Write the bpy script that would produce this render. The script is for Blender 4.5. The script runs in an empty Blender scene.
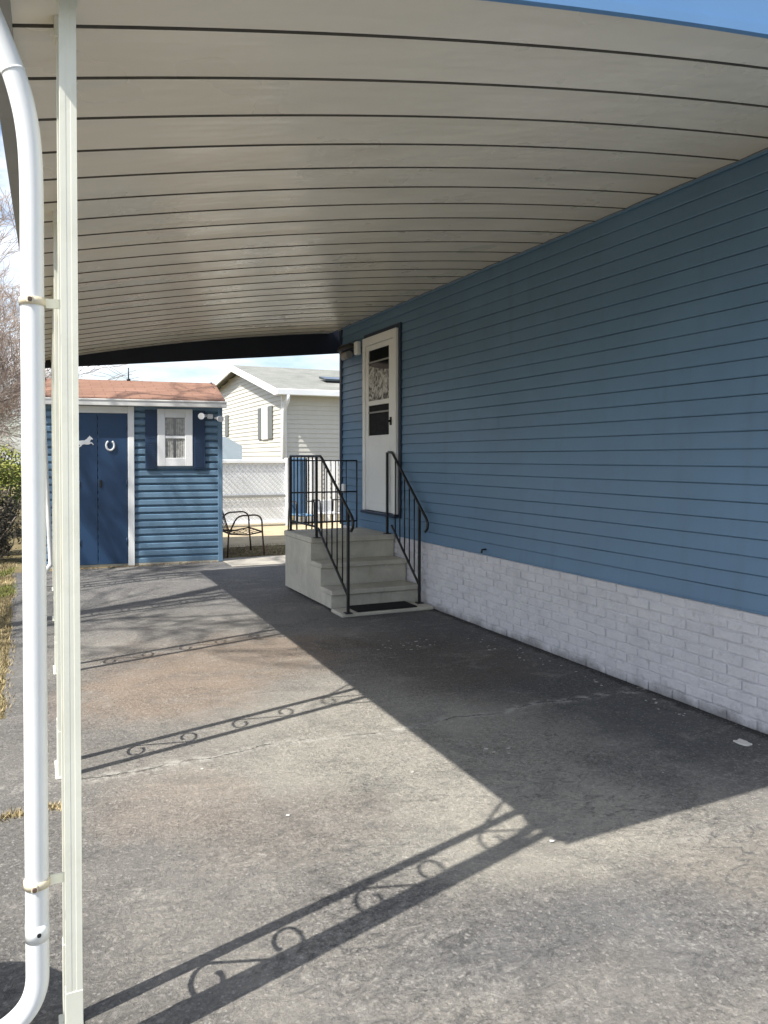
import bpy, math, random
from mathutils import Vector, Matrix, noise as mnoise

random.seed(7)
scene = bpy.context.scene
COL = scene.collection
R = math.radians

# ------------------------------------------------------------------ mesh builder
class MB:
    def __init__(self):
        self.v = []; self.f = []; self.smooth = []
    def quad(self, a, b, c, d, sm=False):
        i = len(self.v); self.v += [a, b, c, d]; self.f.append((i, i+1, i+2, i+3)); self.smooth.append(sm)
    def poly(self, pts, sm=False):
        i = len(self.v); self.v += list(pts); self.f.append(tuple(range(i, i+len(pts)))); self.smooth.append(sm)
    def box(self, x0, y0, z0, x1, y1, z1, bev=0.0):
        b = min(bev, (x1-x0)*.45, (y1-y0)*.45, (z1-z0)*.45)
        if b <= 0:
            p = [(x0,y0,z0),(x1,y0,z0),(x1,y1,z0),(x0,y1,z0),(x0,y0,z1),(x1,y0,z1),(x1,y1,z1),(x0,y1,z1)]
            i = len(self.v); self.v += p
            for q in ((0,3,2,1),(4,5,6,7),(0,1,5,4),(1,2,6,5),(2,3,7,6),(3,0,4,7)):
                self.f.append(tuple(i+k for k in q)); self.smooth.append(False)
            return
        # chamfered box: 24 verts
        V = {}
        def vid(sx, sy, sz, ax):
            k = (sx, sy, sz, ax)
            if k not in V:
                c = [(x0, x1)[sx], (y0, y1)[sy], (z0, z1)[sz]]
                s = [sx, sy, sz]
                for a in range(3):
                    if a != ax:
                        c[a] += b if s[a] == 0 else -b
                V[k] = len(self.v); self.v.append(tuple(c))
            return V[k]
        def add(ids):
            self.f.append(tuple(ids)); self.smooth.append(False)
        for ax in range(3):
            o = [a for a in range(3) if a != ax]
            for s in (0, 1):
                ring = []
                for (p, q) in ((0,0),(1,0),(1,1),(0,1)):
                    t = [0,0,0]; t[ax] = s; t[o[0]] = p; t[o[1]] = q
                    ring.append(vid(*t, ax))
                flip = (s == 0) != (ax == 1)
                add(ring[::-1] if flip else ring)
        for ax in range(3):   # edges along ax
            o = [a for a in range(3) if a != ax]
            for p in (0,1):
                for q in (0,1):
                    t0=[0,0,0]; t1=[0,0,0]
                    t0[ax]=0; t1[ax]=1
                    for t in (t0,t1): t[o[0]]=p; t[o[1]]=q
                    add([vid(*t0,o[0]), vid(*t1,o[0]), vid(*t1,o[1]), vid(*t0,o[1])])
        for sx in (0,1):
            for sy in (0,1):
                for sz in (0,1):
                    add([vid(sx,sy,sz,0), vid(sx,sy,sz,1), vid(sx,sy,sz,2)])
    def tube(self, pts, r, n=8, cap=True, sm=True):
        pts = [Vector(p) for p in pts]
        rs = r if isinstance(r, (list, tuple)) else [r]*len(pts)
        base = len(self.v)
        t0 = (pts[1]-pts[0]).normalized()
        ref = Vector((0,0,1)) if abs(t0.z) < .9 else Vector((1,0,0))
        u = t0.cross(ref).normalized()
        for i, p in enumerate(pts):
            if i == 0: t = pts[1]-pts[0]
            elif i == len(pts)-1: t = pts[-1]-pts[-2]
            else: t = (pts[i+1]-pts[i]).normalized() + (pts[i]-pts[i-1]).normalized()
            if t.length < 1e-9: t = t0
            t.normalize()
            u = (u - t*u.dot(t))
            if u.length < 1e-6: u = t.orthogonal()
            u.normalize(); w = t.cross(u)
            for k in range(n):
                a = 2*math.pi*(k+.5)/n
                q = p + (u*math.cos(a) + w*math.sin(a))*rs[i]
                self.v.append((q.x, q.y, q.z))
        for i in range(len(pts)-1):
            for k in range(n):
                a = base+i*n+k; b = base+i*n+(k+1) % n
                self.f.append((a, b, b+n, a+n)); self.smooth.append(sm)
        if cap:
            self.f.append(tuple(base+k for k in range(n))[::-1]); self.smooth.append(False)
            e = base+(len(pts)-1)*n
            self.f.append(tuple(e+k for k in range(n))); self.smooth.append(False)
    def extrude(self, outline, axis, a, b):
        """outline: 2D points, extruded along axis between a and b. axis 0: pts=(y,z); 1: pts=(x,z); 2: pts=(x,y)"""
        def P(p, t):
            if axis == 0: return (t, p[0], p[1])
            if axis == 1: return (p[0], t, p[1])
            return (p[0], p[1], t)
        i = len(self.v); n = len(outline)
        self.v += [P(p, a) for p in outline] + [P(p, b) for p in outline]
        self.f.append(tuple(range(i, i+n))); self.smooth.append(False)
        self.f.append(tuple(range(i+n, i+2*n))[::-1]); self.smooth.append(False)
        for k in range(n):
            k2 = (k+1) % n
            self.f.append((i+k, i+n+k, i+n+k2, i+k2)); self.smooth.append(False)
    def build(self, name, mat, parent=None, fix=True, loc=None):
        me = bpy.data.meshes.new(name)
        me.from_pydata(self.v, [], self.f)
        me.polygons.foreach_set('use_smooth', self.smooth)
        me.update()
        if fix:
            import bmesh
            bm = bmesh.new(); bm.from_mesh(me)
            bmesh.ops.recalc_face_normals(bm, faces=bm.faces)
            bm.to_mesh(me); bm.free()
        me.materials.append(mat)
        o = bpy.data.objects.new(name, me); COL.objects.link(o)
        if parent is not None:
            o.parent = parent
            pw = parent_world(parent)
            o.location = -pw
        if loc is not None: o.location = loc
        return o

def parent_world(p):
    l = Vector(p.location)
    while p.parent is not None:
        p = p.parent; l = l + Vector(p.location)
    return l

def tag(o, label=None, cat=None, group=None, kind=None):
    if label: o['label'] = label
    if cat: o['category'] = cat
    if group: o['group'] = group
    if kind: o['kind'] = kind
    return o
def thing(name, label, cat, loc=(0,0,0), group=None):
    o = bpy.data.objects.new(name, None); COL.objects.link(o)
    o.location = loc; o.empty_display_size = .2
    return tag(o, label, cat, group)

# ------------------------------------------------------------------ materials
class NT:
    def __init__(self, name):
        self.m = bpy.data.materials.new(name); self.m.use_nodes = True
        self.t = self.m.node_tree; self.n = self.t.nodes; self.l = self.t.links
        self.b = self.n['Principled BSDF']
        self.co = self.n.new('ShaderNodeTexCoord').outputs['Object']
        self.geo = self.n.new('ShaderNodeNewGeometry').outputs['Position']
    def N(self, t, **kw):
        x = self.n.new(t)
        for k, v in kw.items(): setattr(x, k, v)
        return x
    def link(self, a, b): self.l.new(a, b)
    def scale(self, src, s):
        m = self.N('ShaderNodeMapping'); m.inputs['Scale'].default_value = s
        self.link(src, m.inputs['Vector']); return m.outputs[0]
    def noise(self, s, detail=4, rough=.55, src=None, dist=0):
        x = self.N('ShaderNodeTexNoise'); x.inputs['Scale'].default_value = s
        x.inputs['Detail'].default_value = detail; x.inputs['Roughness'].default_value = rough
        x.inputs['Distortion'].default_value = dist
        self.link(src or self.geo, x.inputs['Vector']); return x.outputs['Fac']
    def ramp(self, fac, stops):
        x = self.N('ShaderNodeValToRGB'); e = x.color_ramp.elements
        while len(e) < len(stops): e.new(.5)
        for i, (p, c) in enumerate(stops):
            e[i].position = p; e[i].color = (*c, 1) if len(c) == 3 else c
        self.link(fac, x.inputs[0]); return x.outputs[0]
    def mix(self, fac, a, b, mode='MIX'):
        x = self.N('ShaderNodeMix', data_type='RGBA', blend_type=mode)
        for s, v in ((0, fac), (6, a), (7, b)):
            if hasattr(v, 'is_output'): self.link(v, x.inputs[s])
            elif s == 0: x.inputs[0].default_value = v
            else: x.inputs[s].default_value = (*v, 1)
        return x.outputs[2]
    def math(self, op, a, b=0., c=None):
        x = self.N('ShaderNodeMath', operation=op)
        for i, v in enumerate((a, b) if c is None else (a, b, c)):
            if hasattr(v, 'is_output'): self.link(v, x.inputs[i])
            else: x.inputs[i].default_value = v
        return x.outputs[0]
    def maprange(self, v, a, b, c=0., d=1.):
        x = self.N('ShaderNodeMapRange'); self.link(v, x.inputs[0])
        for i, k in enumerate((a, b, c, d)): x.inputs[i+1].default_value = k
        return x.outputs[0]
    def bump(self, h, strength=.3, dist=.01, prev=None):
        x = self.N('ShaderNodeBump'); x.inputs['Strength'].default_value = strength
        x.inputs['Distance'].default_value = dist
        self.link(h, x.inputs['Height'])
        if prev: self.link(prev, x.inputs['Normal'])
        return x.outputs[0]
    def out(self, color=None, rough=None, normal=None, metal=None, spec=None):
        b = self.b
        for k, v in (('Base Color', color), ('Roughness', rough), ('Normal', normal), ('Metallic', metal), ('Specular IOR Level', spec)):
            if v is None: continue
            if hasattr(v, 'is_output'): self.link(v, b.inputs[k])
            else: b.inputs[k].default_value = (*v, 1) if isinstance(v, tuple) else v
        return self.m

def paint(name, c, rough=.5, var=.12, s=3., dirt=.0, bump=.05, bs=60., spec=.4, metal=0., dirtcol=(.12,.09,.06)):
    t = NT(name)
    n = t.noise(s, 5)
    lo = tuple(x*(1-var) for x in c); hi = tuple(min(1, x*(1+var)) for x in c)
    col = t.ramp(n, [(.3, lo), (.7, hi)])
    if dirt > 0:
        d = t.maprange(t.noise(s*2.3, 8, .65), .55, .8, 0, dirt)
        col = t.mix(d, col, dirtcol)
    nn = t.bump(t.noise(bs, 3), bump, .004)
    r = t.maprange(t.noise(s*1.7, 3), .2, .8, max(.02, rough-.08), rough+.08)
    return t.out(col, r, nn, metal, spec)

M = {}
M['white'] = paint('white_paint', (.80,.82,.835), .42, .04, 2, .10)
M['whitepipe'] = paint('white_enamel_metal', (.70,.715,.715), .38, .05, 2.5, .22, .03, dirtcol=(.42,.40,.36))
M['cream'] = paint('cream_enamel', (.70,.70,.60), .45, .06, 4, .30, .06, dirtcol=(.40,.37,.29))
M['tan'] = paint('yellowed_plastic', (.58,.52,.39), .5, .08, 9, .1)
M['darkmetal'] = paint('black_iron', (.009,.009,.010), .42, .2, 14, .12, .15, 120, .5, 0., (.05,.035,.025))
M['navy'] = paint('navy_trim', (.014,.026,.058), .45, .1, 3, .0)
M['navydoor'] = paint('navy_door_paint', (.020,.055,.125), .42, .08, 2.5, .08, .06, 25)
M['bluefascia'] = paint('blue_fascia', (.12,.255,.46), .38, .05, 2, .03, .01)
M['galv'] = paint('grey_gutter', (.27,.275,.275), .5, .08, 3, .2)
M['black'] = paint('black_rubber', (.014,.014,.014), .8, .2, 20, .0, .6, 180)
M['glassdark'] = paint('dark_glass', (.012,.014,.016), .05, .1, 3, 0, 0, spec=.9)
M['screen'] = paint('dark_screen', (.012,.012,.013), .7, .2, 12, 0, .1, 300, .15)
M['plated'] = paint('dull_brass', (.05,.045,.04), .35, .1, 3, 0, metal=.6)
M['rust'] = paint('rusty_tube', (.10,.065,.05), .6, .4, 18, .3)
M['shed_fascia'] = paint('weathered_fascia', (.68,.68,.66), .5, .08, 4, .2)
M['shednavy'] = paint('mid_navy_paint', (.022,.048,.105), .45, .1, 3, .05)
M['shutter'] = paint('grey_shutter', (.13,.14,.14), .6, .05, 3)
M['curtain'] = paint('net_curtain', (.42,.42,.40), .85, .35, 26, 0, .3)

# siding blue
def siding_mat(name, c, dirtcol, amt=.25, s=1.2):
    t = NT(name)
    n = t.noise(s, 6, .6)
    streak = t.noise(1., 5, .6, t.scale(t.geo, (7., 7., .8)))
    col = t.ramp(n, [(.3, tuple(x*.90 for x in c)), (.7, tuple(min(1,x*1.08) for x in c))])
    col = t.mix(t.maprange(streak, .52, .8, 0, amt), col, dirtcol)
    course = t.noise(1., 0, .5, t.scale(t.geo, (.12, .12, 9.8)))
    col = t.mix(t.maprange(course, .3, .7, 0, .10), col, tuple(x*.8 for x in c))
    nn = t.bump(t.noise(1., 4, .6, t.scale(t.geo, (9, 9, 90))), .08, .004)
    nn = t.bump(t.noise(1.6, 3), .45, .02, nn)
    return t.out(col, t.maprange(n, .2, .8, .36, .5), nn, None, .5)
M['siding'] = siding_mat('blue_vinyl_siding', (.109,.205,.328), (.085,.132,.18), .40)
M['shedsiding'] = siding_mat('shed_blue_siding', (.135,.235,.345), (.10,.14,.17), .35)
M['whitesiding'] = siding_mat('white_vinyl_siding', (.53,.52,.47), (.42,.41,.37), .25, .6)

# soffit
def soffit_mat():
    t = NT('cream_enamelled_soffit')
    n = t.noise(1.1, 5, .6, None, .6)
    col = t.ramp(n, [(.3, (.775,.715,.595)), (.7, (.83,.775,.66))])
    sm = t.noise(1., 4, .6, t.scale(t.geo, (.8, 5., 1.)))
    col = t.mix(t.maprange(sm, .4, .85, 0, .18), col, (.60,.565,.475))
    rot_ = t.N('ShaderNodeMapping'); rot_.inputs['Rotation'].default_value = (0,0,.6); rot_.inputs['Scale'].default_value = (.7, 2.4, 1.); t.link(t.geo, rot_.inputs['Vector'])
    bounce_patch = t.noise(1.5, 4, .55, rot_.outputs[0], .9)  # soft diagonal patches of bounced light put into the colour
    col = t.mix(t.maprange(bounce_patch, .35, .75, 0, .22), col, (.60,.56,.47))
    nn = t.bump(t.noise(1., 3, .55, t.scale(t.geo, (1.3, 2.9, 1.))), .8, .03)
    nn = t.bump(t.noise(40, 2), .03, .003, nn)
    return t.out(col, t.maprange(t.noise(2.2, 3), .3, .7, .24, .38), nn, None, .55)
M['soffit'] = soffit_mat()

# brick
def brick_mat():
    t = NT('white_painted_brick')
    n = t.noise(5, 6, .65)
    col = t.ramp(n, [(.25, (.55,.55,.59)), (.5, (.64,.64,.68)), (.8, (.71,.71,.74))])
    chip = t.maprange(t.noise(18, 8, .72), .55, .72, 0, .55)
    col = t.mix(chip, col, (.36,.35,.37))
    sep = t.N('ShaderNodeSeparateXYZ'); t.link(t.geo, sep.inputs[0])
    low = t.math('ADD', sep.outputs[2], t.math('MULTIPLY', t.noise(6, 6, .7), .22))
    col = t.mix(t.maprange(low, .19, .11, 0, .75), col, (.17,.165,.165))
    nn = t.bump(t.noise(38, 8, .7), .8, .016)
    nn = t.bump(t.noise(7, 4, .6), .5, .02, nn)
    return t.out(col, .75, nn, None, .25)
M['brick'] = brick_mat()

def concrete_mat(name, a, b, stain):
    t = NT(name)
    n = t.noise(2.6, 8, .65, None, .5)
    col = t.ramp(n, [(.3, a), (.68, b)])
    col = t.mix(t.maprange(t.noise(6.5, 6, .7, None, 1.2), .56, .72, 0, .45), col, stain)
    col = t.mix(t.maprange(t.noise(120, 3, .6), .5, .8, 0, .35), col, tuple(x*.55 for x in a))
    col = t.mix(t.maprange(t.noise(3.1, 7, .7, t.scale(t.geo, (1.6, 1.6, .7)), .7), .56, .76, 0, .5), col, tuple(x*y for x, y in zip(a, (.66,.58,.48))))
    nn = t.bump(t.noise(90, 6, .7), .35, .006)
    return t.out(col, .85, nn, None, .25)
M['concrete'] = concrete_mat('weathered_concrete', (.39,.375,.325), (.56,.54,.47), (.68,.65,.56))
M['apron'] = concrete_mat('pale_concrete', (.29,.27,.235), (.40,.375,.33), (.22,.20,.16))

# driveway
def drive_mat():
    t = NT('worn_asphalt')
    sep = t.N('ShaderNodeSeparateXYZ'); t.link(t.geo, sep.inputs[0])
    X, Y = sep.outputs[0], sep.outputs[1]
    big = t.noise(.75, 5, .6, None, .4)
    col = t.ramp(big, [(.28, (.185,.176,.166)), (.5, (.255,.24,.216)), (.72, (.34,.318,.28))])
    wob = t.math('MULTIPLY', t.math('SUBTRACT', t.noise(1.1, 5, .6), .5), .9)
    wob2 = t.math('MULTIPLY', t.math('SUBTRACT', t.noise(2.3, 6, .65, None, .6), .5), 1.5)
    def stain(cx, cy, rx, ry, col, c, amt, soft=.7):
        dx = t.math('DIVIDE', t.math('SUBTRACT', X, cx), rx); dy = t.math('DIVIDE', t.math('SUBTRACT', Y, cy), ry)
        r = t.math('SQRT', t.math('ADD', t.math('MULTIPLY', dx, dx), t.math('MULTIPLY', dy, dy)))
        r = t.math('ADD', r, wob2)
        return t.mix(t.maprange(r, 1+soft*.5, 1-soft*.5, 0, amt), col, c)
    # carport shade painted in with newer sealing along the wall, older grey slab at the far end and the left verge
    seal_shade = t.maprange(t.math('ADD', X, wob), 2.15, 3.0, 0, .85)
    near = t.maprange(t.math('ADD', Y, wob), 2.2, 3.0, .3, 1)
    col = t.mix(t.math('MULTIPLY', seal_shade, near), col, (.088,.091,.097))
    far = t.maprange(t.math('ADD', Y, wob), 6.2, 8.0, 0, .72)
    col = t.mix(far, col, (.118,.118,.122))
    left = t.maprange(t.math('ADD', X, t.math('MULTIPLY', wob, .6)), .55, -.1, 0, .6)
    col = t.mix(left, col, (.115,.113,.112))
    # stains left on the slab
    col = stain(1.75, 3.45, .95, .95, col, (.37,.352,.305), .75)
    col = stain(1.95, 2.5, .55, .30, col, (.40,.375,.32), .7)
    col = stain(1.45, 5.75, .95, .62, col, (.225,.172,.128), .75)
    col = stain(.75, 5.05, .62, .5, col, (.275,.21,.158), .75)
    col = stain(.55, 3.40, .36, .32, col, (.29,.245,.205), .6)
    col = stain(1.0, 3.0, .45, .30, col, (.20,.175,.155), .55)
    col = stain(2.35, 1.95, .35, .25, col, (.27,.235,.19), .35)
    col = stain(1.45, 1.98, .5, .16, col, (.15,.15,.152), .7)
    col = stain(1.95, 1.75, .3, .2, col, (.16,.16,.162), .6)
    col = stain(2.75, 5.0, .6, .9, col, (.115,.092,.072), .6)
    # smooth mid-size scuffs, dark and pale
    bl = t.maprange(t.noise(1.9, 7, .66, None, 1.2), .50, .68, 0, .55)
    col = t.mix(bl, col, (.125,.121,.118))
    lt = t.maprange(t.noise(2.7, 8, .68, t.scale(t.geo, (1., 1.6, 1.)), .8), .54, .72, 0, .55)
    col = t.mix(lt, col, (.38,.36,.325))
    # lumpy scuffed surface towards the street
    lump = t.noise(1., 7, .74, t.scale(t.geo, (8.5, 14., 1.)), 2.4)
    lm = t.math('MULTIPLY', t.maprange(Y, 3.6, 2.4, .25, 1), t.maprange(t.noise(1.5, 4, .6), .36, .58, .25, 1))
    col = t.mix(t.math('MULTIPLY', t.maprange(lump, .49, .38, 0, .9), lm), col, (.105,.104,.104))
    col = t.mix(t.math('MULTIPLY', t.maprange(lump, .55, .66, 0, .75), lm), col, (.40,.385,.355))
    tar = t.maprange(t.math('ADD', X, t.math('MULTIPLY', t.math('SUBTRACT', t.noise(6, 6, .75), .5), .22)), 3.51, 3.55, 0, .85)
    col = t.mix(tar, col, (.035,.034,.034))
    # worn aggregate : fine, uneven, not everywhere
    wear = t.maprange(t.noise(1.4, 5, .65, None, .5), .40, .62, .15, 1)
    fine = t.noise(95, 5, .8)
    med = t.noise(33, 7, .78, None, .6)
    dark = t.math('MULTIPLY', t.maprange(fine, .48, .62, 0, .85), wear)
    col = t.mix(dark, col, t.mix(1., col, (.42,.42,.42), 'MULTIPLY'))
    col = t.mix(t.math('MULTIPLY', t.maprange(med, .49, .60, 0, .8), wear), col, t.mix(1., col, (.52,.52,.53), 'MULTIPLY'))
    col = t.mix(t.maprange(t.noise(48, 6, .8, None, .4), .52, .64, 0, .75), col, t.mix(1., col, (1.55,1.52,1.47), 'MULTIPLY'))
    g = t.N('ShaderNodeTexVoronoi'); g.inputs['Scale'].default_value = 130; t.link(t.geo, g.inputs['Vector'])
    gv = t.N('ShaderNodeSeparateColor'); t.link(g.outputs['Color'], gv.inputs[0])
    col = t.mix(t.maprange(gv.outputs[1], .90, 1., 0, .45), col, (.46,.44,.41))
    # long crack across the slab
    q = t.math('SUBTRACT', Y, t.math('ADD', 3.83, t.math('MULTIPLY', t.math('SUBTRACT', t.noise(1.3, 2, .5, t.scale(t.geo, (1., 0., 0.))), .5), .35)))
    q = t.math('ADD', q, t.math('MULTIPLY', t.math('SUBTRACT', t.noise(9, 5, .65), .5), .10))
    aq = t.math('ABSOLUTE', q)
    pale = t.math('MULTIPLY', t.maprange(aq, .06, .01, 0, 1), t.maprange(t.noise(14, 5, .7), .46, .58, 0, .9))
    col = t.mix(pale, col, (.46,.44,.40))
    line = t.math('MULTIPLY', t.maprange(aq, .008, .003, 0, 1), t.maprange(t.noise(2.2, 3), .42, .52, 0, .85))
    col = t.mix(line, col, (.05,.048,.045))
    h = t.math('ADD', t.math('ADD', t.math('MULTIPLY', gv.outputs[0], .35), t.math('MULTIPLY', lump, .9)), t.math('ADD', t.noise(55, 6, .75), t.math('MULTIPLY', t.noise(9, 5, .7), .8)))
    nn = t.bump(h, .9, .016)
    return t.out(col, t.maprange(big, .3, .7, .68, .85), nn, None, .35)
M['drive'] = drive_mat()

def grass_ground():
    t = NT('dry_lawn_soil')
    n = t.noise(.9, 6, .65)
    col = t.ramp(n, [(.3, (.09,.075,.04)), (.5, (.19,.155,.085)), (.7, (.30,.245,.145))])
    col = t.mix(t.maprange(t.noise(7, 6, .7), .5, .7, 0, .6), col, (.085,.095,.03))
    col = t.mix(t.maprange(t.noise(60, 5, .7), .5, .7, 0, .5), col, (.05,.04,.02))
    nn = t.bump(t.noise(50, 6, .7), .8, .02)
    return t.out(col, .95, nn, None, .1)
M['ground'] = grass_ground()
M['drygrass'] = paint('dry_grass_blade', (.34,.275,.15), .8, .45, 2.2, 0, 0)
M['greengrass'] = paint('green_grass_blade', (.16,.17,.045), .8, .4, 2.2, 0, 0)
M['deadleaf'] = paint('dead_leaf', (.14,.085,.045), .8, .5, 9, 0, 0)
M['bark'] = paint('grey_bark', (.22,.165,.135), .9, .35, 3, .3, .5, 30)
M['twig'] = paint('brown_twig', (.36,.29,.245), .9, .35, 1.5, 0, 0)
M['leaf'] = paint('evergreen_leaf', (.20,.215,.035), .7, .5, 3, 0, 0)
M['shrub'] = paint('brown_shrub_leaf', (.075,.062,.042), .85, .5, 4, 0, 0)

def roof_mat(name, a, b):
    t = NT(name)
    n = t.noise(1.3, 6, .65)
    col = t.ramp(n, [(.3, a), (.7, b)])
    br = t.N('ShaderNodeTexBrick'); br.inputs['Scale'].default_value = 1.
    br.inputs['Brick Width'].default_value = .3; br.inputs['Row Height'].default_value = .14
    br.inputs['Mortar Size'].default_value = .006
    br.inputs['Color1'].default_value = (1,1,1,1); br.inputs['Color2'].default_value = (.82,.82,.82,1); br.inputs['Mortar'].default_value = (.5,.5,.5,1)
    t.link(t.geo, br.inputs['Vector'])
    col = t.mix(.8, col, t.mix(1., col, br.outputs['Color'], 'MULTIPLY'))
    col = t.mix(t.maprange(t.noise(130, 3), .5, .7, 0, .4), col, tuple(x*.6 for x in a))
    return t.out(col, .9, t.bump(t.noise(130, 3), .5, .005), None, .2)
M['redroof'] = roof_mat('terracotta_shingle', (.225,.125,.085), (.31,.175,.125))
M['greyroof'] = roof_mat('grey_shingle', (.20,.21,.19), (.30,.30,.28))

# ------------------------------------------------------------------ setting
mb = MB(); mb.quad((-160,-160,0),(160,-160,0),(160,160,0),(-160,160,0))
tag(mb.build('ground', M['ground']), kind='structure')

# driveway: sheet with wobbly grassy edge on the left
mb = MB()
ys = [-8 + i*.06 for i in range(319)]
def edge_x(y):
    e = -.19 - .05*mnoise.noise((y*1.1, 3, 0)) - .025*mnoise.noise((y*4.3, 8, 0)) - .014*mnoise.noise((y*13, 8, 4))
    if y < 4.9: e -= min(1, (4.9-y)/.6)*2.2
    if y > 7: e -= (y-7)*.02
    return e
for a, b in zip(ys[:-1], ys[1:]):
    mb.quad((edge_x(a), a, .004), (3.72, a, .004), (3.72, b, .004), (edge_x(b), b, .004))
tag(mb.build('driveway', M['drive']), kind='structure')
mb = MB()
n = 40
pts = []
for i in range(n+1):
    x = 2.46 + 3.1*i/n
    pts.append((x, 10.46 + .03*mnoise.noise((x*3, 0, 0)), .009))
for i in range(n, -1, -1):
    x = 2.46 + 3.1*i/n
    pts.append((x, 11.36 + .08*mnoise.noise((x*3, 5, 0)), .009))
mb.poly(pts)
tag(mb.build('path', M['apron']), kind='structure')

mb = MB()
pts = [(1.9+6*i/n, 12.75+.10*mnoise.noise((i*.45, 2, 0)), .006) for i in range(n+1)] + [(7.9-6*i/n, 16.95, .006) for i in range(n+1)]
mb.poly(pts)
M['sand'] = concrete_mat('sandy_soil', (.37,.30,.19), (.48,.40,.27), (.28,.23,.14))
tag(mb.build('sandy_ground', M['sand']), kind='structure')

# ------------------------------------------------------------------ lap siding helper
def lap(mb, origin, udir, L, ndir, z0, z1, course, proud=.013, top=None, kind='lap', wavy=False):
    """courses of siding along udir; top(u)->z optional upper limit for gables (clips per course)"""
    o = Vector(origin); u = Vector(udir); nd = Vector(ndir)
    n = max(1, round((z1-z0)/course)); c = (z1-z0)/n
    for i in range(n):
        za = z0+i*c; zb = za+c
        a0, a1 = 0., L
        if top is not None:
            us = [L*k/200 for k in range(201)]
            ok = [q for q in us if top(q) >= (za+zb)/2]
            if not ok: continue
            a0, a1 = ok[0], ok[-1]
        if kind == 'lap': prof = [(-.022, za), (-.022, za+.0032), (proud-.004, za+.0032), (proud, za+.0085), (proud*.96, za+.014), (.003, zb), (-.022, zb)]
        elif kind == 'plain': prof = [(0., za), (proud, za+.0015), (proud*.94, za+.010), (.002, zb)]
        else: prof = [(-.012, za), (-.012, za+.008), (proud-.003, za+.010), (proud, za+.014), (proud*.97, za+c*.70), (proud*.25, za+c*.80), (-.006, za+c*.90), (-.012, zb)]
        rj = random.Random(i*7+int(L*10))
        # panel ends: each course is made of lengths that overlap by a couple of millimetres
        cuts = [a0]
        if wavy:
            q_ = a0 + rj.uniform(.6, 3.6)
            while q_ < a1-.3: cuts.append(q_); q_ += 3.66
        cuts.append(a1)
        for ci, (c0, c1) in enumerate(zip(cuts[:-1], cuts[1:])):
            m_ = max(1, int((c1-c0)/.45)) if wavy else 1
            st = [c0+(c1-c0)*k/m_ for k in range(m_+1)]
            if wavy and ci: st[0] -= .025
            pr = .0016*(ci % 2) if wavy else 0.
            def off(t):
                if not wavy: return 0., 0.
                return (.0016*mnoise.noise((t*.9, i*3.1, 0)), .0016*mnoise.noise((t*.55, i*.35, 7))+.0009*mnoise.noise((t*2.1, i*2.7, 3)))
            for sa, sb in zip(st[:-1], st[1:]):
                (pa, wa), (pb, wb) = off(sa), off(sb)
                for (p, zp), (q, zq) in zip(prof[:-1], prof[1:]):
                    e = pr if p > -.01 else 0; g = pr if q > -.01 else 0
                    A = o+u*sa+nd*(p+e+pa); B = o+u*sb+nd*(p+e+pb); Cc = o+u*sb+nd*(q+g+pb); D = o+u*sa+nd*(q+g+pa)
                    mb.quad((A.x,A.y,zp+wa),(B.x,B.y,zp+wb),(Cc.x,Cc.y,zq+wb),(D.x,D.y,zq+wa))

# ------------------------------------------------------------------ blue house
XW = 3.6; YC = 9.24; ZS = .655
house = thing('blue_house', 'blue lap sided house wall with white door, above a white painted brick base', 'house', (5.6, 3, 0))
mb = MB()
lap(mb, (XW+.0, -4, 0), (0,1,0), YC+4-.03, (-1,0,0), ZS, 3.135, .0992, wavy=True)
lap(mb, (XW+.0, YC, 0), (1,0,0), 4.6, (0,1,0), ZS, 3.135, .0992)
lap(mb, (XW+.0, -4, 0), (1,0,0), 4.6, (0,-1,0), ZS, 3.135, .0992)
mb.quad((XW+.03,-4,ZS),(XW+.03,YC-.03,ZS),(XW+.03,YC-.03,3.2),(XW+.03,-4,3.2))
mb.quad((XW+4.6,-4,0),(XW+4.6,YC,0),(XW+4.6,YC,3.2),(XW+4.6,-4,3.2))
mb.build('wall', M['siding'], house, fix=False)
# brick skirt : individual bricks in one wall mesh
mb = MB()
rows = 10; ch = (ZS-.006)/rows; y0 = -4.; bl = .205
mb.quad((XW-.0005,y0,0),(XW-.0005,YC,0),(XW-.0005,YC,ZS-.002),(XW-.0005,y0,ZS-.002))
rnd = random.Random(3)
for r in range(rows):
    y = y0 - (bl*.5 if r % 2 else 0)
    while y < YC:
        a = max(y, y0); b = min(y+bl-.0065, YC-.002)
        if b-a > .02:
            d = .006 + rnd.random()*.008
            za = r*ch+.0025; zb = (r+1)*ch-.0045
            x1 = XW+.006
            mb.box(XW-d, a+rnd.random()*.003, za+rnd.random()*.003, x1, b-rnd.random()*.003, zb-rnd.random()*.002, .004)
        y += bl
mb.quad((XW, YC-.004, 0),(XW+4.6,YC-.004,0),(XW+4.6,YC-.004,ZS),(XW,YC-.004,ZS))
mb.quad((XW, -3.996, 0),(XW+4.6,-3.996,0),(XW+4.6,-3.996,ZS),(XW,-3.996,ZS))
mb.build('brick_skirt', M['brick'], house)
# starter strip + corner post + frieze
mb = MB(); mb.box(XW-.018, -4, ZS-.006, XW+.0, YC-.04, ZS+.010, .003)
mb.build('starter_strip', M['siding'], house)
mb = MB(); mb.box(XW-.026, YC-.045, ZS-.004, XW+.05, YC+.026, 3.14, .005)
mb.build('corner_post', M['navy'], house)
mb = MB(); mb.box(XW-.020, -4, 3.136, XW-.0005, YC-.05, 3.154, .004)
mb.build('frieze', M['siding'], house)
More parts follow.
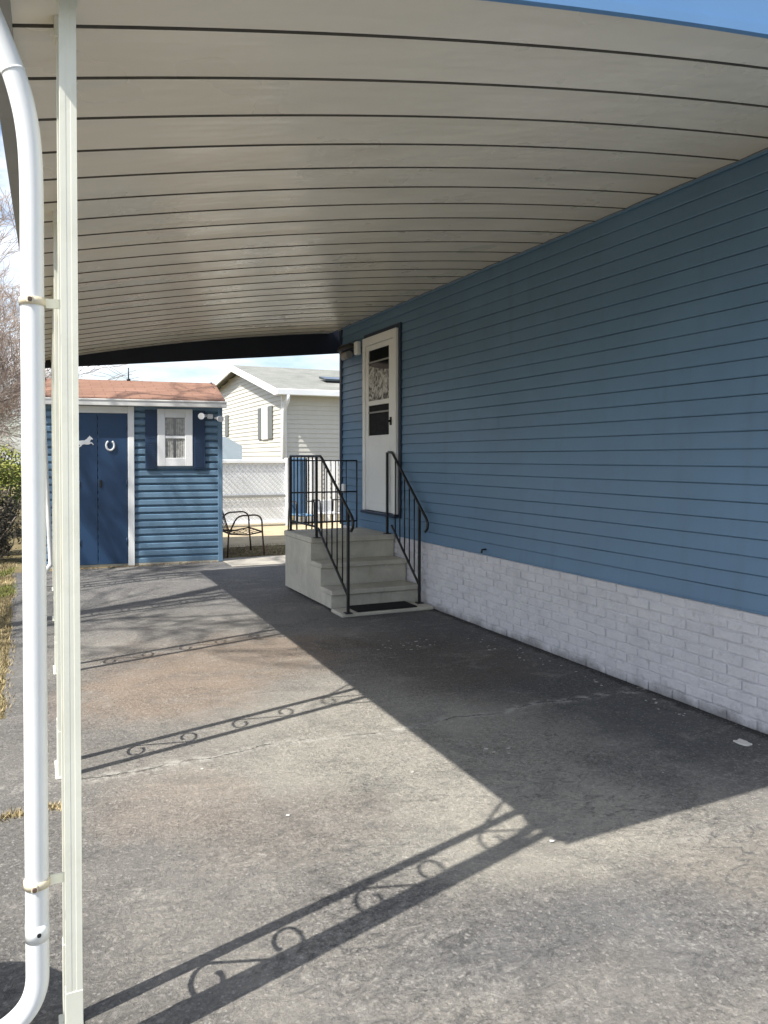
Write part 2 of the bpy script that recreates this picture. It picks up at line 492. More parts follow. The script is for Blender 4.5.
# house roof (low gable, above the carport level)
mb = MB()
mb.extrude([(XW+.02,3.262),(XW+2.3,3.72),(XW+4.9,3.262),(XW+4.9,3.16),(XW+4.6,3.16),(XW+.02,3.16)], 1, -4.3, YC+.20)
mb.build('roof', M['greyroof'], house)

# door
dy0, dy1, dz0, dz1 = 7.50, 8.42, .888, 2.905
fr = MB()
fw_ = .075
x0, x1 = XW-.062, XW-.014
fr.box(x0, dy0, dz0, x1, dy0+fw_, dz1, .006)
fr.box(x0, dy1-fw_, dz0, x1, dy1, dz1, .006)
fr.box(x0, dy0+fw_, dz1-.095, x1, dy1-fw_, dz1, .006)
fr.build('door_frame', M['white'], house)
sl = MB(); sl.box(XW-.085, dy0-.01, dz0-.035, XW-.012, dy1+.01, dz0-.002, .006)
sl.box(XW-.03, dy0-.055, dz0-.035, XW-.012, dy0-.002, dz1+.05, .003)
sl.box(XW-.03, dy0-.002, dz1+.002, XW-.012, dy1+.03, dz1+.05, .003)
sl.box(XW-.03, dy1+.002, dz0-.035, XW-.012, dy1+.03, dz1+.002, .003)
sl.build('door_surround', M['navy'], house)
# storm door leaf with two openings
ya, yb = dy0+fw_+.006, dy1-fw_-.006
za, zb = dz0+.006, dz1-.101
up = (2.16, 2.745); lo = (1.76, 2.105)
py0, py1 = ya+.115, yb-.07
lx0, lx1 = XW-.050, XW-.018
dm = MB()
dm.box(lx0, ya, za, lx1, py0, zb, .004)
dm.box(lx0, py1, za, lx1, yb, zb, .004)
dm.box(lx0, py0, za, lx1, py1, lo[0], .004)
dm.box(lx0, py0, lo[1], lx1, py1, up[0], .004)
dm.box(lx0, py0, up[1], lx1, py1, zb, .004)
for k in (0, 1):   # raised kick panel edges
    pass
door = dm.build('door', M['white'], house)
pm = MB(); pm.box(lx0-.004, ya+.09, za+.09, lx0+.001, yb-.09, lo[0]-.12, .003)
pm.build('kick_panel', M['white'], door)
g = MB(); g.box(lx0+.012, py0, up[0], lx0+.018, py1, up[1]); g.build('pane', M['glassdark'], door)
g = MB(); g.box(lx0+.012, py0, lo[0], lx0+.018, py1, lo[1]); g.build('insect_screen', M['screen'], door)
for zz in (lo[1]-.09, up[1]-.15):
    g = MB(); g.box(lx0+.002, py0, zz, lx0+.010, py1, zz+.018); g.build('sash_rail', M['galv'], door)
tree_reflection = NT('painted_reflection')  # bright tree reflection painted as noise on a sheet before the glass
ln = tree_reflection.noise(7, 5, .6, None, 2.2)
M['tree_reflection'] = tree_reflection.out(tree_reflection.ramp(ln, [(.36, (.05,.05,.052)), (.50, (.30,.30,.30)), (.60, (.62,.62,.63))]), .8)
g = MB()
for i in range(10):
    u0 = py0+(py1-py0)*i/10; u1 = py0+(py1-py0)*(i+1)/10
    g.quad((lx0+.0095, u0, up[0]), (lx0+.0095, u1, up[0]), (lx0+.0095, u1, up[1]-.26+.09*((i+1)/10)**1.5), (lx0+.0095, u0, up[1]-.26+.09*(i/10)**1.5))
g.build('painted_reflection', M['tree_reflection'], door)
h = MB(); h.tube([(lx0-.002, ya+.06, 1.905),(lx0-.028, ya+.06, 1.905),(lx0-.038, ya+.06, 1.905)], [.010,.014,.022], 12)
h.box(lx0-.006, ya+.035, 1.86, lx0, ya+.085, 1.95, .003)
h.build('handle', M['black'], door)
# porch lamp + outlet
lp = MB(); lp.box(XW-.075, 8.56, 2.745, XW-.013, 8.66, 2.905, .012)
lamp = lp.build('wall_lamp', M['white'], house)
l2 = MB(); l2.tube([(XW-.06, 8.67, 2.855),(XW-.085, 8.72, 2.86),(XW-.09, 8.95, 2.86),(XW-.09, 9.02, 2.845)], [.025,.04,.055,.058], 14)
l2.build('lamp_head', M['darkmetal'], lamp)
l3 = MB(); l3.tube([(XW-.08, 8.78, 2.77),(XW-.09, 8.96, 2.765)], [.045,.05], 12)
l3.build('motion_sensor', M['galv'], lamp)
ob = MB(); ob.box(XW-.05, 9.06, 1.06, XW-.012, 9.14, 1.17, .008); ob.build('outlet_box', M['white'], house)
# little hook/hose bib on the wall near skirt and two screw heads under the roof
hb = MB(); hb.tube([(XW-.01, 5.75, .70),(XW-.05, 5.75, .70),(XW-.055, 5.75, .67)], .009, 8); hb.build('wall_hook', M['darkmetal'], house)

# ------------------------------------------------------------------ concrete steps
steps = thing('concrete_steps', 'weathered concrete steps with black iron railings leading up to the white door', 'steps', (3.1, 7.6, 0))
SX0, SX1 = 2.61, 3.578
mb = MB()
mb.box(SX0-.004, 6.69, .002, SX1, 6.985, .038, .008)           # base slab
# body as stepped side wall
nose = .036
out = [(6.985+nose, .03), (6.985+nose, .17), (7.29+nose, .17), (7.29+nose, .39), (7.59+nose, .39), (7.59+nose, .62), (8.53, .62), (8.53, .03)]
mb.extrude(out, 0, SX0+.012, SX1)
mb.build('step_body', M['concrete'], steps)
for (ya_, yb_, zt) in ((6.985, 7.33, .206), (7.29, 7.63, .432), (7.59, 8.55, .668)):
    t_ = MB(); t_.box(SX0, ya_, zt-.05 if zt < .6 else zt-.06, SX1+.002, yb_, zt, .010)
    t_.build('tread', M['concrete'], steps)

def scroll_curl(P, r0, a0, a1, c, n=18, shrink=.45):
    pts = []
    for i in range(n+1):
        t = i/n; a = a0+(a1-a0)*t; r = r0*(1-shrink*t)
        pts.append((c[0]+r*math.cos(a), c[1]+r*math.sin(a)))
    return [P(q) for q in pts]

def railing(X, newel_y, hand, kink_end, lower, flat_to, end_curl, posts, bal_flat):
    # hand: (y,z) top of slope -> (y,z) lower end ; lower rail likewise
    (hy0, hz0), (hy1, hz1) = hand
    (ly0, lz0), (ly1, lz1) = lower
    hz = lambda y: hz0 + (y-hy0)/(hy1-hy0)*(hz1-hz0)
    lz = lambda y: lz0 + (y-ly0)/(ly1-ly0)*(lz1-lz0)
    m = MB()
    # handrail: flat part, slope, curl
    pts = []
    if flat_to: pts += [(X, flat_to, hz0+.008)]
    else: pts += [(X, hy0+.10, hz0+.006)]
    pts += [(X, hy0+.02, hz0+.004), (X, hy0-.03, hz(hy0-.03)), (X, hy1, hz1)]
    pts += [(X, hy1-.035, hz1-.045), (X, hy1-.03, hz1-.10), (X, hy1+.015, hz1-.135)] if end_curl else []
    m.tube(pts, .0140, 8)
    rail = m.build('railing', M['darkmetal'], steps)
    p = MB(); p.tube([(X, ly0+.03, lz0+.01), (X, ly1, lz1)], .0125, 6); p.build('lower_rail', M['darkmetal'], rail)
    for (y, zb_, zt_) in posts:
        q = MB(); q.box(X-.0125, y-.0125, zb_, X+.0125, y+.0125, zt_, .002)
        q.box(X-.035, y-.035, zb_, X+.035, y+.035, zb_+.008, .002)
        q.build('post', M['darkmetal'], rail)
    nb = 5
    for i in range(1, nb+1):
        y = newel_y + (ly0-newel_y)*i/(nb+.6)
        q = MB(); q.tube([(X, y, lz(y)), (X, y, hz(y))], .0072, 6); q.build('baluster', M['darkmetal'], rail)
    for y, z in bal_flat:
        q = MB(); q.tube([(X, y, z), (X, y, hz0+.004)], .0072, 6); q.build('baluster', M['darkmetal'], rail)
    return rail
r1 = railing(2.675, 6.71, ((7.46,1.515),(6.62,.955)), None, ((7.52,.760),(6.72,.205)), 8.49, True,
        [(6.71,.038,1.01),(7.60,.668,1.515),(8.49,.668,1.522)],
        [(7.60+.89*k/7., .78) for k in range(1,7)])
p = MB(); p.tube([(2.675,7.60,.78),(2.675,8.49,.78)], .0115, 6); p.build('lower_rail', M['darkmetal'], r1)
r2 = railing(3.515, 6.885, ((7.53,1.558),(6.74,.905)), None, ((7.52,.760),(6.89,.222)), None, True,
        [(6.885,.038,1.02),(7.66,.668,1.562)], [])
# back rail of the landing
m = MB(); m.tube([(2.69,8.50,1.47),(3.50,8.50,1.47)], .008, 6); br_ = m.build('railing', M['darkmetal'], steps)
m = MB(); m.tube([(2.69,8.50,1.10),(3.50,8.50,1.10)], .009, 6); m.build('lower_rail', M['darkmetal'], br_)
m = MB(); m.tube([(2.69,8.50,.75),(3.50,8.50,.75)], .010, 6); m.build('lower_rail', M['darkmetal'], br_)
for k in range(1, 7):
    x = 2.69+.81*k/6
    q = MB(); q.tube([(x,8.50,.668 if k == 6 else .75),(x,8.50,1.47)], .009 if k == 6 else .006, 6); q.build('baluster', M['darkmetal'], br_)

# doormat
mb = MB(); mb.box(2.765, 6.70, .040, 3.40, 6.975, .052, .004)
for k in range(24):
    y = 6.708+k*.0109
    mb.box(2.775, y, .0515, 3.39, y+.006, .056)
mat_o = mb.build('doormat', M['black']); tag(mat_o, 'black ribbed doormat on the base slab of the concrete steps', 'doormat')

# ------------------------------------------------------------------ carport
carport = thing('carport', 'blue edged carport with arched cream ceiling on slim iron columns, fixed to blue house', 'carport', (1.8, 5.8, 0))
NY0, FY = 1.862, 9.66
SK = .016
PITCH = .302; Y_A = 2.205
def soff(x): return 2.62 + .215*x - .018*x*x
XL, XR = -.05, 3.585
xs = [XL + (XR-XL)*i/36 for i in range(37)]
mb = MB()
seams = []
y = Y_A - PITCH
while y < FY+.3: seams.append(y); y += PITCH
gw = .0058
def skew(x, y): return x + SK*(y-2)*(XR-x)/(XR-XL)     # the outer edge is not quite parallel to the house
def strip(mb, ya, za, yb, zb):
    for a, b in zip(xs[:-1], xs[1:]):
        mb.quad((skew(a,ya), ya, soff(a)+za), (skew(b,ya), ya, soff(b)+za), (skew(b,yb), yb, soff(b)+zb), (skew(a,yb), yb, soff(a)+zb), True)
prev = NY0; joints = []
rr = random.Random(5)
for s in seams:
    if s <= NY0+.02 or s >= FY-.03: continue
    dz = rr.uniform(-.0015, .0015)
    cr_ = rr.uniform(.002,.005)
    strip(mb, prev, 0, prev*.72+(s-gw)*.28, cr_)
    strip(mb, prev*.72+(s-gw)*.28, cr_, prev*.3+(s-gw)*.7, cr_)
    strip(mb, prev*.3+(s-gw)*.7, cr_, s-gw, 0)
    k0 = len(mb.f)
    strip(mb, s-gw, 0, s-gw+.001, .030)
    strip(mb, s-gw+.001, .030, s+gw-.001, .030)
    strip(mb, s+gw-.001, .030, s+gw+.0, -.004)
    joints += list(range(k0, len(mb.f)))
    strip(mb, s+gw, -.004, s+gw+.012, .0)
    prev = s+gw+.012
strip(mb, prev, 0, FY, 0)
strip(mb, NY0, .085, FY, .085)       # weather side
ro = mb.build('roof', M['soffit'], carport, fix=False)
ro.data.materials.append(paint('dark_joint', (.14,.125,.10), .8, .2, 8))  # groove faces take a darker colour than the pans
for k in joints: ro.data.polygons[k].material_index = 1
# gutter along the outer edge (channel)
mb = MB()
mb.extrude([(-.048,2.592),(-.108,2.592),(-.118,2.70),(-.114,2.70),(-.1035,2.597),(-.053,2.597),(-.053,2.69),(-.048,2.69)], 1, NY0-.01, FY+.02)
mb.box(-.117, NY0-.016, 2.593, -.0485, NY0-.011, 2.70); mb.box(-.117, FY+.021, 2.593, -.0485, FY+.026, 2.70)
mb.v = [(skew(x, y) if x < 0 else x, y, z) for x, y, z in mb.v]
mb.build('gutter', M['galv'], carport)
# fascias
mb = MB()
top_ = [(x, soff(x)+.155) for x in xs]; lipd = lambda x: .046 + max(0, x-1.15)*.024
bot_ = [(x, soff(x)-.022-lipd(x)) for x in xs]
mb.extrude(bot_ + top_[::-1], 1, NY0-.022, NY0-.004)
mb.extrude([(x, soff(x)-.028-lipd(x)) for x in xs] + [(x, soff(x)+.004-lipd(x)) for x in xs[::-1]], 1, NY0-.036, NY0-.0225)
mb.extrude([(x, soff(x)+.135) for x in xs] + [(x, soff(x)+.162) for x in xs[::-1]], 1, NY0-.034, NY0-.0225)
front = mb.build('fascia', M['bluefascia'], carport)
for x in (.55, 1.2, 1.81, 2.45, 3.05):
    s_ = MB(); s_.tube([(x, NY0-.0225, soff(x)+.048),(x, NY0-.029, soff(x)+.048)], .006, 8); s_.build('screw', M['whitepipe'], front)
mb = MB()
mb.extrude([(.10,2.530),(3.95,2.925),(3.95,3.24),(3.64,3.255)] + [(x, soff(x)+.14) for x in xs[::-1] if x > .11], 1, FY+.001, FY+.02)
mb.build('fascia', paint('dark_navy_fascia', (.007,.010,.020), .6, .1, 3), carport)

def iron_column(Y, X=.077, sep=.18):
    X += SK*(Y-2)
    m = MB()
    for yy in (Y, Y+sep):
        w = .0185
        # square tube with a shallow flute on every face
        prof = []
        f = .0005
        for (sx, sy) in ((-1,-1),(1,-1),(1,1),(-1,1)):
            pass
        prof = [(-w,-w),(-.006,-w),(-.004,-w+f),(.004,-w+f),(.006,-w),(w,-w),(w,-.006),(w-f,-.004),(w-f,.004),(w,.006),(w,w),(.006,w),(.004,w-f),(-.004,w-f),(-.006,w),(-w,w),(-w,.006),(-w+f,.004),(-w+f,-.004),(-w,-.006)]
        zt = soff(X)-.002
        m.extrude([(X+a, yy+b) for a, b in prof], 2, .012, zt)
        m.box(X-.0198, yy-.0198, .006, X+.0198, yy+.0198, .225, .001)
        m.box(X-.024, yy-.024, zt-.055, X+.024, yy+.024, zt-.0005, .002)
    c = m.build('column', M['cream'], carport)
    b = MB(); b.box(X-.030, Y-.026, .004, X+.030, Y+sep+.03, .0115, .002)
    b.build('base_plate', M['cream'], c)
    yc = Y+sep/2; hw = sep/2-.0195
    for z0_, z1_ in ((.42,.90),(1.19,1.69),(1.98,2.46)):
        zc = (z0_+z1_)/2; half = (z1_-z0_)/2
        rad = hw*.90
        # upper half of an S, then the point mirror
        pts = []
        cy, cz = yc, zc+half-rad
        for i in range(25):
            t = i/24; a = R(200) - t*R(315)     # from near bar over the top, inward
            r = rad if t < .5 else rad*(1-.42*(t-.5)/.5)
            ccy = cy + (0 if t < .45 else .0)
            pts.append((ccy + r*math.cos(a), cz + r*math.sin(a)))
        start = pts[0]
        path = [(2*yc-p_[0], 2*zc-p_[1]) for p_ in pts[::-1]] + pts
        s_ = MB()
        s_.tube([(X, q[0], q[1]) for q in path], [.0105, .0090] + [.0068]*(len(path)-4) + [.0090, .0105], 6)
        s_.build('scroll', M['cream'], c)
    for sgn, yb_ in ((1, Y+sep+.019), (-1, Y-.019)):
        if sgn < 0 and Y < 2.1: continue
        s_ = MB()
        s_.tube([(X, yb_, 2.12),(X, yb_+sgn*.03, 2.20),(X, yb_+sgn*.20, soff(X)-.004)], .0075, 6)
        arc = [(X, yb_+sgn*(.02+.11*math.sin(t*math.pi/2)), 2.56-.16*(1-math.cos(t*math.pi/2))-.0) for t in [k/8 for k in range(9)]]
        s_.tube(arc, .006, 6)
        s_.build('bracket', M['cream'], c)
    return c
for k in range(5):
    iron_column((1.978, 3.887, 5.774, 7.661, 9.42)[k], sep=.202 if k == 0 else .18)

# downpipes
def arc_path(p0, p1, p2, rad, n=7):
    """fillet at p1"""
    p0, p1, p2 = Vector(p0), Vector(p1), Vector(p2)
    a = (p0-p1).normalized(); b = (p2-p1).normalized()
    ang = a.angle(b); d = rad/math.tan(ang/2)
    s = p1+a*d; e = p1+b*d
    return [tuple((s*(1-t)+p1*t)*(1-t)+(p1*(1-t)+e*t)*t) for t in [i/n for i in range(n+1)]]
PX, PY = -.003, 2.0
m = MB()
def spline(P, n=6):
    P = [Vector(p) for p in P]; Q = [P[0]+(P[0]-P[1])] + P + [P[-1]+(P[-1]-P[-2])]; out = []
    for k in range(1, len(Q)-2):
        a, b, c, d = Q[k-1:k+3]
        for t in [i/n for i in range(n)]:
            out.append(tuple(.5*((2*b)+(c-a)*t+(2*a-5*b+4*c-d)*t*t+(3*b-a-3*c+d)*t**3)))
    return out + [tuple(P[-1])]
path = spline([(-.125,PY,2.62),(-.092,PY,2.535),(-.058,PY,2.45),(-.029,PY,2.365),(-.010,PY,2.27),(PX,PY,2.15),(PX,PY,1.95)])
path += [(PX, PY, 1.2), (PX, PY, .5)]
path += arc_path((PX,PY,.5),(PX,PY,.175),(-.32,PY,.06), .13, 12) + [(-.36, PY-.01, .045)]
m.tube(path, .0262, 24)
pipe = m.build('downpipe', M['whitepipe'], carport)
m = MB(); m.tube([(PX,PY,.350),(PX,PY,.392)], .0268, 24); m.build('pipe_collar', M['whitepipe'], pipe)
m = MB(); m.tube([(-.0405,PY,2.402),(-.0385,PY,2.396)], .0272, 24); m.build('pipe_collar', M['whitepipe'], pipe)
m = MB(); m.tube([(PX+.004,PY-.026,.372),(PX+.004,PY-.029,.372)], .005, 8); m.build('screw', M['black'], pipe)
for z in (1.868, .487):
    m = MB(); m.tube([(PX,PY,z-.009),(PX,PY,z+.009)], .0295, 20)
    m.box(PX-.012, PY-.036, z-.008, PX+.002, PY-.0275, z+.008, .002)
    st = m.build('pipe_clamp', M['tan'], pipe)
    b = MB(); b.box(PX+.0285, PY-.003, z-.012, .058, PY+.003, z+.010); b.build('clamp_arm', M['cream'], st)
    b = MB(); b.tube([(PX-.005,PY-.036,z),(PX-.005,PY-.040,z)], .0055, 8); b.build('bolt', M['rust'], st)
m = MB()
m.tube([(.085,9.62,2.60),(.082,9.68,2.54),(.076,9.74,2.46),(.078,9.75,2.40),(.116,9.75,1.36)] + arc_path((.116,9.75,1.36),(.160,9.75,.26),(.0,9.70,.07), .06, 8) + [(.02,9.70,.07)], .026, 14)
m.build('downpipe', M['whitepipe'], carport)

# ------------------------------------------------------------------ shed
SY = 11.10
shed = thing('garden_shed', 'blue garden shed with terracotta shingle roof and navy double doors', 'shed', (1.24, 12.3, 0))
sx0, sx1, sD = .0, 2.44, 2.6
mb = MB()
lap(mb, (sx0, SY, 0), (1,0,0), sx1-sx0, (0,-1,0), .02, 2.26, .1018, .022, kind='dutch')
lap(mb, (sx1, SY, 0), (0,1,0), sD, (1,0,0), .02, 2.70, .1018, .018, top=lambda u: 2.72-.33*abs(u-sD/2), kind='dutch')
lap(mb, (sx0, SY, 0), (0,1,0), sD, (-1,0,0), .02, 2.70, .1018, .018, top=lambda u: 2.72-.33*abs(u-sD/2), kind='dutch')
lap(mb, (sx0, SY+sD, 0), (1,0,0), sx1-sx0, (0,1,0), .02, 2.26, .1018, .022, kind='dutch')
gx = [(SY+.013,.02),(SY+sD-.013,.02),(SY+sD-.013,2.26),(SY+sD/2,2.68),(SY+.013,2.26)]
mb.extrude(gx, 0, sx0+.013, sx1-.013)
mb.build('wall', M['shedsiding'], shed, fix=False)
for x in (sx1, sx0):
    m = MB(); m.box(x-.035, SY-.032, .01, x+.030, SY+.035, 2.25, .004); m.build('corner_post', M['shedsiding'], shed)
# roof
m = MB()
ov = .12
ye, ze = SY-ov, 2.325; yr, zr = SY+sD/2, 2.70
th = .035
m.extrude([(ye, ze),(yr, zr),(SY+sD+ov, ze),(SY+sD+ov, ze-th),(yr, zr-th),(ye, ze-th)], 0, sx0-.06, sx1+.06)
roof = m.build('roof', M['redroof'], shed)
m = MB(); m.tube([(1.19, yr, zr-.01),(1.19, yr, zr+.20)], .010, 8); m.tube([(1.19,yr,zr+.0),(1.19,yr,zr+.03)], .03, 8)
m.build('vent_rod', M['darkmetal'], roof)
m = MB(); m.box(sx0-.06, SY-ov-.055, 2.215, sx1+.075, SY-ov+.005, 2.288, .006)
m.box(sx0-.06, SY-ov-.062, 2.283, sx1+.075, SY-ov-.045, 2.306, .004)
m.box(sx0-.03, SY-ov+.006, 2.225, sx1+.03, SY-.02, 2.24)
m.build('fascia', M['shed_fascia'], shed)
m = MB(); m.extrude([(ye-.05, ze-.045),(yr, zr-.04),(SY+sD+ov, ze-.045),(SY+sD+ov, ze-.11),(yr,zr-.11),(ye-.05,ze-.11)], 0, sx1+.035, sx1+.055)
m.build('rake_board', M['shed_fascia'], shed)
# door
dx0, dx1, dzt = .53, 1.175, 2.115
for (a, b) in ((dx0-.085, dx0), (dx1, dx1+.085)):
    m = MB(); m.box(a, SY-.045, .0, b, SY-.02, dzt+.10, .005); m.build('door_frame', M['white'], shed)
m = MB(); m.box(dx0+.001, SY-.044, dzt+.004, dx1-.001, SY-.02, dzt+.098, .005); m.build('door_frame', M['white'], shed)
for (a, b) in ((dx0+.006, .776), (.786, dx1-.006)):
    m = MB(); m.box(a, SY-.040, .035, b, SY-.023, dzt-.004, .003)
    d_ = m.build('door', M['navydoor'], shed)
    hx = a+.012 if a < .6 else b-.012
    for zz in (.30, 1.10, 1.88):
        hm = MB(); hm.tube([(hx, SY-.045, zz),(hx, SY-.045, zz+.09)], .007, 8)
        hm.box(hx-.03 if a > .6 else hx, SY-.0425, zz+.01, hx if a > .6 else hx+.03, SY-.0402, zz+.08)
        hm.build('hinge', M['navydoor'], d_)
    if a > .6:
        hm = MB(); hm.box(a+.015, SY-.055, 1.10, a+.045, SY-.0402, 1.20, .004); hm.build('latch', M['darkmetal'], d_)
    if a < .6:
        # galloping horse silhouette plaque
        hp = [(0,.028),(.012,.045),(.03,.058),(.07,.064),(.115,.066),(.145,.082),(.165,.105),(.178,.112),(.182,.126),(.190,.114),(.212,.098),(.226,.082),(.222,.074),(.206,.078),(.196,.070),(.190,.050),(.186,.040),(.205,.046),(.222,.034),(.236,.014),(.228,.010),(.214,.026),(.198,.030),(.176,.018),(.150,.016),(.110,.020),(.085,.012),(.074,-.004),(.052,-.016),(.030,-.018),(.028,-.010),(.050,-.004),(.058,.012),(.040,.014),(.024,-.006),(.010,-.022),(.003,-.018),(.016,.004),(.030,.026),(.036,.036),(.020,.036),(.010,.022)]
        hm = MB(); hm.extrude([(.50+p_[0]*.98, 1.665+p_[1]*1.15) for p_ in hp], 1, SY-.048, SY-.0405)
        hm.build('horse_plaque', M['white'], d_)
    else:
        us = []
        for i in range(25):
            an = R(118) + R(304)*i/24
            us.append((.945+.052*math.cos(an), SY-.047, 1.672+.066*math.sin(an)))
        hs = MB(); hs.tube(us, .014, 8); hs.build('horseshoe', M['white'], d_)
# window
wx0, wx1, wz0, wz1 = 1.57, 2.05, 1.385, 2.19
m = MB(); f_ = .105
m.box(wx0, SY-.055, wz0, wx0+f_, SY-.02, wz1, .005); m.box(wx1-f_, SY-.055, wz0, wx1, SY-.02, wz1, .005)
m.box(wx0+f_, SY-.054, wz1-.12, wx1-f_, SY-.02, wz1-.001, .004); m.box(wx0+f_, SY-.054, wz0+.001, wx1-f_, SY-.02, wz0+.115, .004)
m.box(wx0+f_, SY-.050, 1.775, wx1-f_, SY-.02, 1.815, .004)
w_ = m.build('window', M['white'], shed)
m = MB(); m.box(wx0+f_, SY-.034, 1.816, wx1-f_, SY-.031, wz1-.12); m.build('pane', M['glassdark'], w_)
m = MB(); m.box(wx0+f_, SY-.034, wz0+.115, wx1-f_, SY-.031, 1.774); m.build('pane', M['glassdark'], w_)
for k, (a, b) in enumerate(((0,.11),(.15,.27))):
    for (zlo, zhi) in ((1.50,1.77),(1.83,2.06)):
        m = MB()
        n_ = 14
        for i in range(n_):
            xa = wx0+f_+.0+a+(b-a)*i/n_; xb = wx0+f_+a+(b-a)*(i+1)/n_
            ya_ = SY-.036-.003*math.sin(i*2.2); yb_ = SY-.036-.003*math.sin((i+1)*2.2)
            m.quad((xa,ya_,zlo),(xb,yb_,zlo),(xb,yb_,zhi),(xa,ya_,zhi), True)
        m.build('curtain', M['curtain'], w_)
for (a, b) in ((1.405,1.565),(2.055,2.225)):
    m = MB(); m.box(a, SY-.048, 1.345, b, SY-.02, 2.175, .004)
    for zz in (1.37, 1.78):
        for k in range(12 if zz > 1.5 else 12):
            m.box(a+.025, SY-.052, zz+k*.031, b-.025, SY-.047, zz+k*.031+.018)
    m.build('shutter', M['shednavy'], shed)
# floodlights
m = MB(); m.box(2.255, SY-.06, 2.06, 2.335, SY-.02, 2.13, .01)
fl = m.build('flood_lamp', M['white'], shed)
for (x, z, dx) in ((2.185,2.105,-.05),(2.40,2.07,.06)):
    m = MB(); m.tube([(x+(.06 if dx<0 else -.04),SY-.05,z),(x,SY-.08,z),(x+dx*.3,SY-.13,z-.01),(x+dx*.5,SY-.17,z-.015)], [.016,.024,.042,.046], 16)
    m.build('lamp_head', M['white'], fl)
m = MB(); m.box(sx0+.02, SY-.02, .0, sx1-.02, SY+.02, .03); m.build('sill', M['concrete'], shed)

shed.rotation_euler = (0, 0, R(-6)); shed.location = (1.24+.13, 12.3+.12, 0)

# ------------------------------------------------------------------ neighbour's house
nb = thing('white_house', 'white sided house with grey shingle roof, seen beyond the white fence', 'house', (10, 24, 0))
NX, NY = 6.09, 20.0
PKY, PKZ = 24.6, 4.43
FYe, FZe = 28.4, 4.02
EZ = 3.34
def gtop(u):
    y = NY+u
    if y < PKY: return EZ-.02 + (PKZ-EZ)*(y-(NY-.3))/(PKY-NY+.3) - .10
    return PKZ + (FZe-PKZ)*(y-PKY)/(FYe-PKY) - .10
m = MB()
lap(m, (NX, NY, 0), (0,1,0), FYe-NY-.3, (-1,0,0), .05, 4.45, .125, .017, top=gtop, kind='plain')
lap(m, (NX, NY, 0), (1,0,0), 12, (0,-1,0), .05, EZ-.04, .125, .017, kind='plain')
m.extrude([(NY+.003,.05),(FYe-.3,.05),(FYe-.3,gtop(FYe-.3-NY)),(PKY,PKZ-.12),(NY+.003,EZ-.06)], 0, NX+.003, NX+12)
m.build('wall', M['whitesiding'], nb, fix=False)
m = MB(); m.box(NX-.03, NY-.03, .03, NX+.10, NY+.10, EZ-.05, .01); m.build('corner_post', M['white'], nb)
m = MB()
rx0 = NX-.32
m.extrude([(NY-.32, EZ),(PKY,PKZ+.06),(FYe,FZe+.03),(FYe,FZe-.04),(PKY,PKZ-.03),(NY-.32,EZ-.07)], 0, rx0+.03, NX+12.3)
nroof = m.build('roof', M['greyroof'], nb)
m = MB()
m.extrude([(NY-.36, EZ+.0),(PKY,PKZ+.05),(FYe,FZe+.02),(FYe,FZe-.16),(PKY,PKZ-.14),(NY-.36,EZ-.18)], 0, rx0-.02, rx0+.028)
m.build('rake_board', M['white'], nb)
m = MB(); m.box(rx0+.03, NY-.44, EZ-.17, NX+12.3, NY-.325, EZ-.01, .012); m.box(rx0+.03, NY-.324, EZ-.16, NX+12.3, NY-.01, EZ-.13)
m.build('gutter', M['white'], nb)
m = MB(); m.tube([(NX+.02,NY-.38,EZ-.16),(NX+.02,NY-.36,EZ-.30),(NX+.0,NY-.08,EZ-.55),(NX+.0,NY-.08,.1)], .065, 10); m.build('downpipe', M['white'], nb)
m = MB(); sl_ = (PKZ-EZ)/(PKY-NY+.3)
m.extrude([(NY+1.2,EZ+sl_*1.5+.08),(NY+1.75,EZ+sl_*2.05+.08),(NY+1.75,EZ+sl_*2.05+.14),(NY+1.2,EZ+sl_*1.5+.14)], 0, NX+1.65, NX+2.7)
m.build('skylight', M['glassdark'], nroof)
def nwin(ya, yb, za, zb, sh):
    m = MB(); m.box(NX-.06, ya, za, NX-.02, yb, zb, .01); w = m.build('window', M['white'], nb)
    m = MB(); m.box(NX-.064, ya+.10, za+.10, NX-.058, yb-.10, zb-.10); m.build('curtain', M['white'], w)
    for (a, b) in ((ya-sh, ya-.02), (yb+.02, yb+sh)):
        m = MB(); m.box(NX-.05, a, za+.01, NX-.02, b, zb-.01, .008); m.build('shutter', M['shutter'], nb)
nwin(21.36, 21.95, 2.03, 2.98, .45)
m = MB(); m.box(NX-.05, 26.3, 2.25, NX-.02, 26.75, 2.98, .01); m.build('shutter', M['shutter'], nb)

# pale hooded box behind the fence
m = MB(); m.extrude([(3.72,.0),(4.30,.0),(4.30,1.775),(3.92,1.98),(3.72,1.98)], 1, 17.3, 17.9)
o = m.build('storage_box', paint('pale_blue_grey', (.48,.55,.58), .6, .05, 2)); tag(o, 'pale blue grey storage locker with a sloping lid, behind the lattice fence', 'locker')

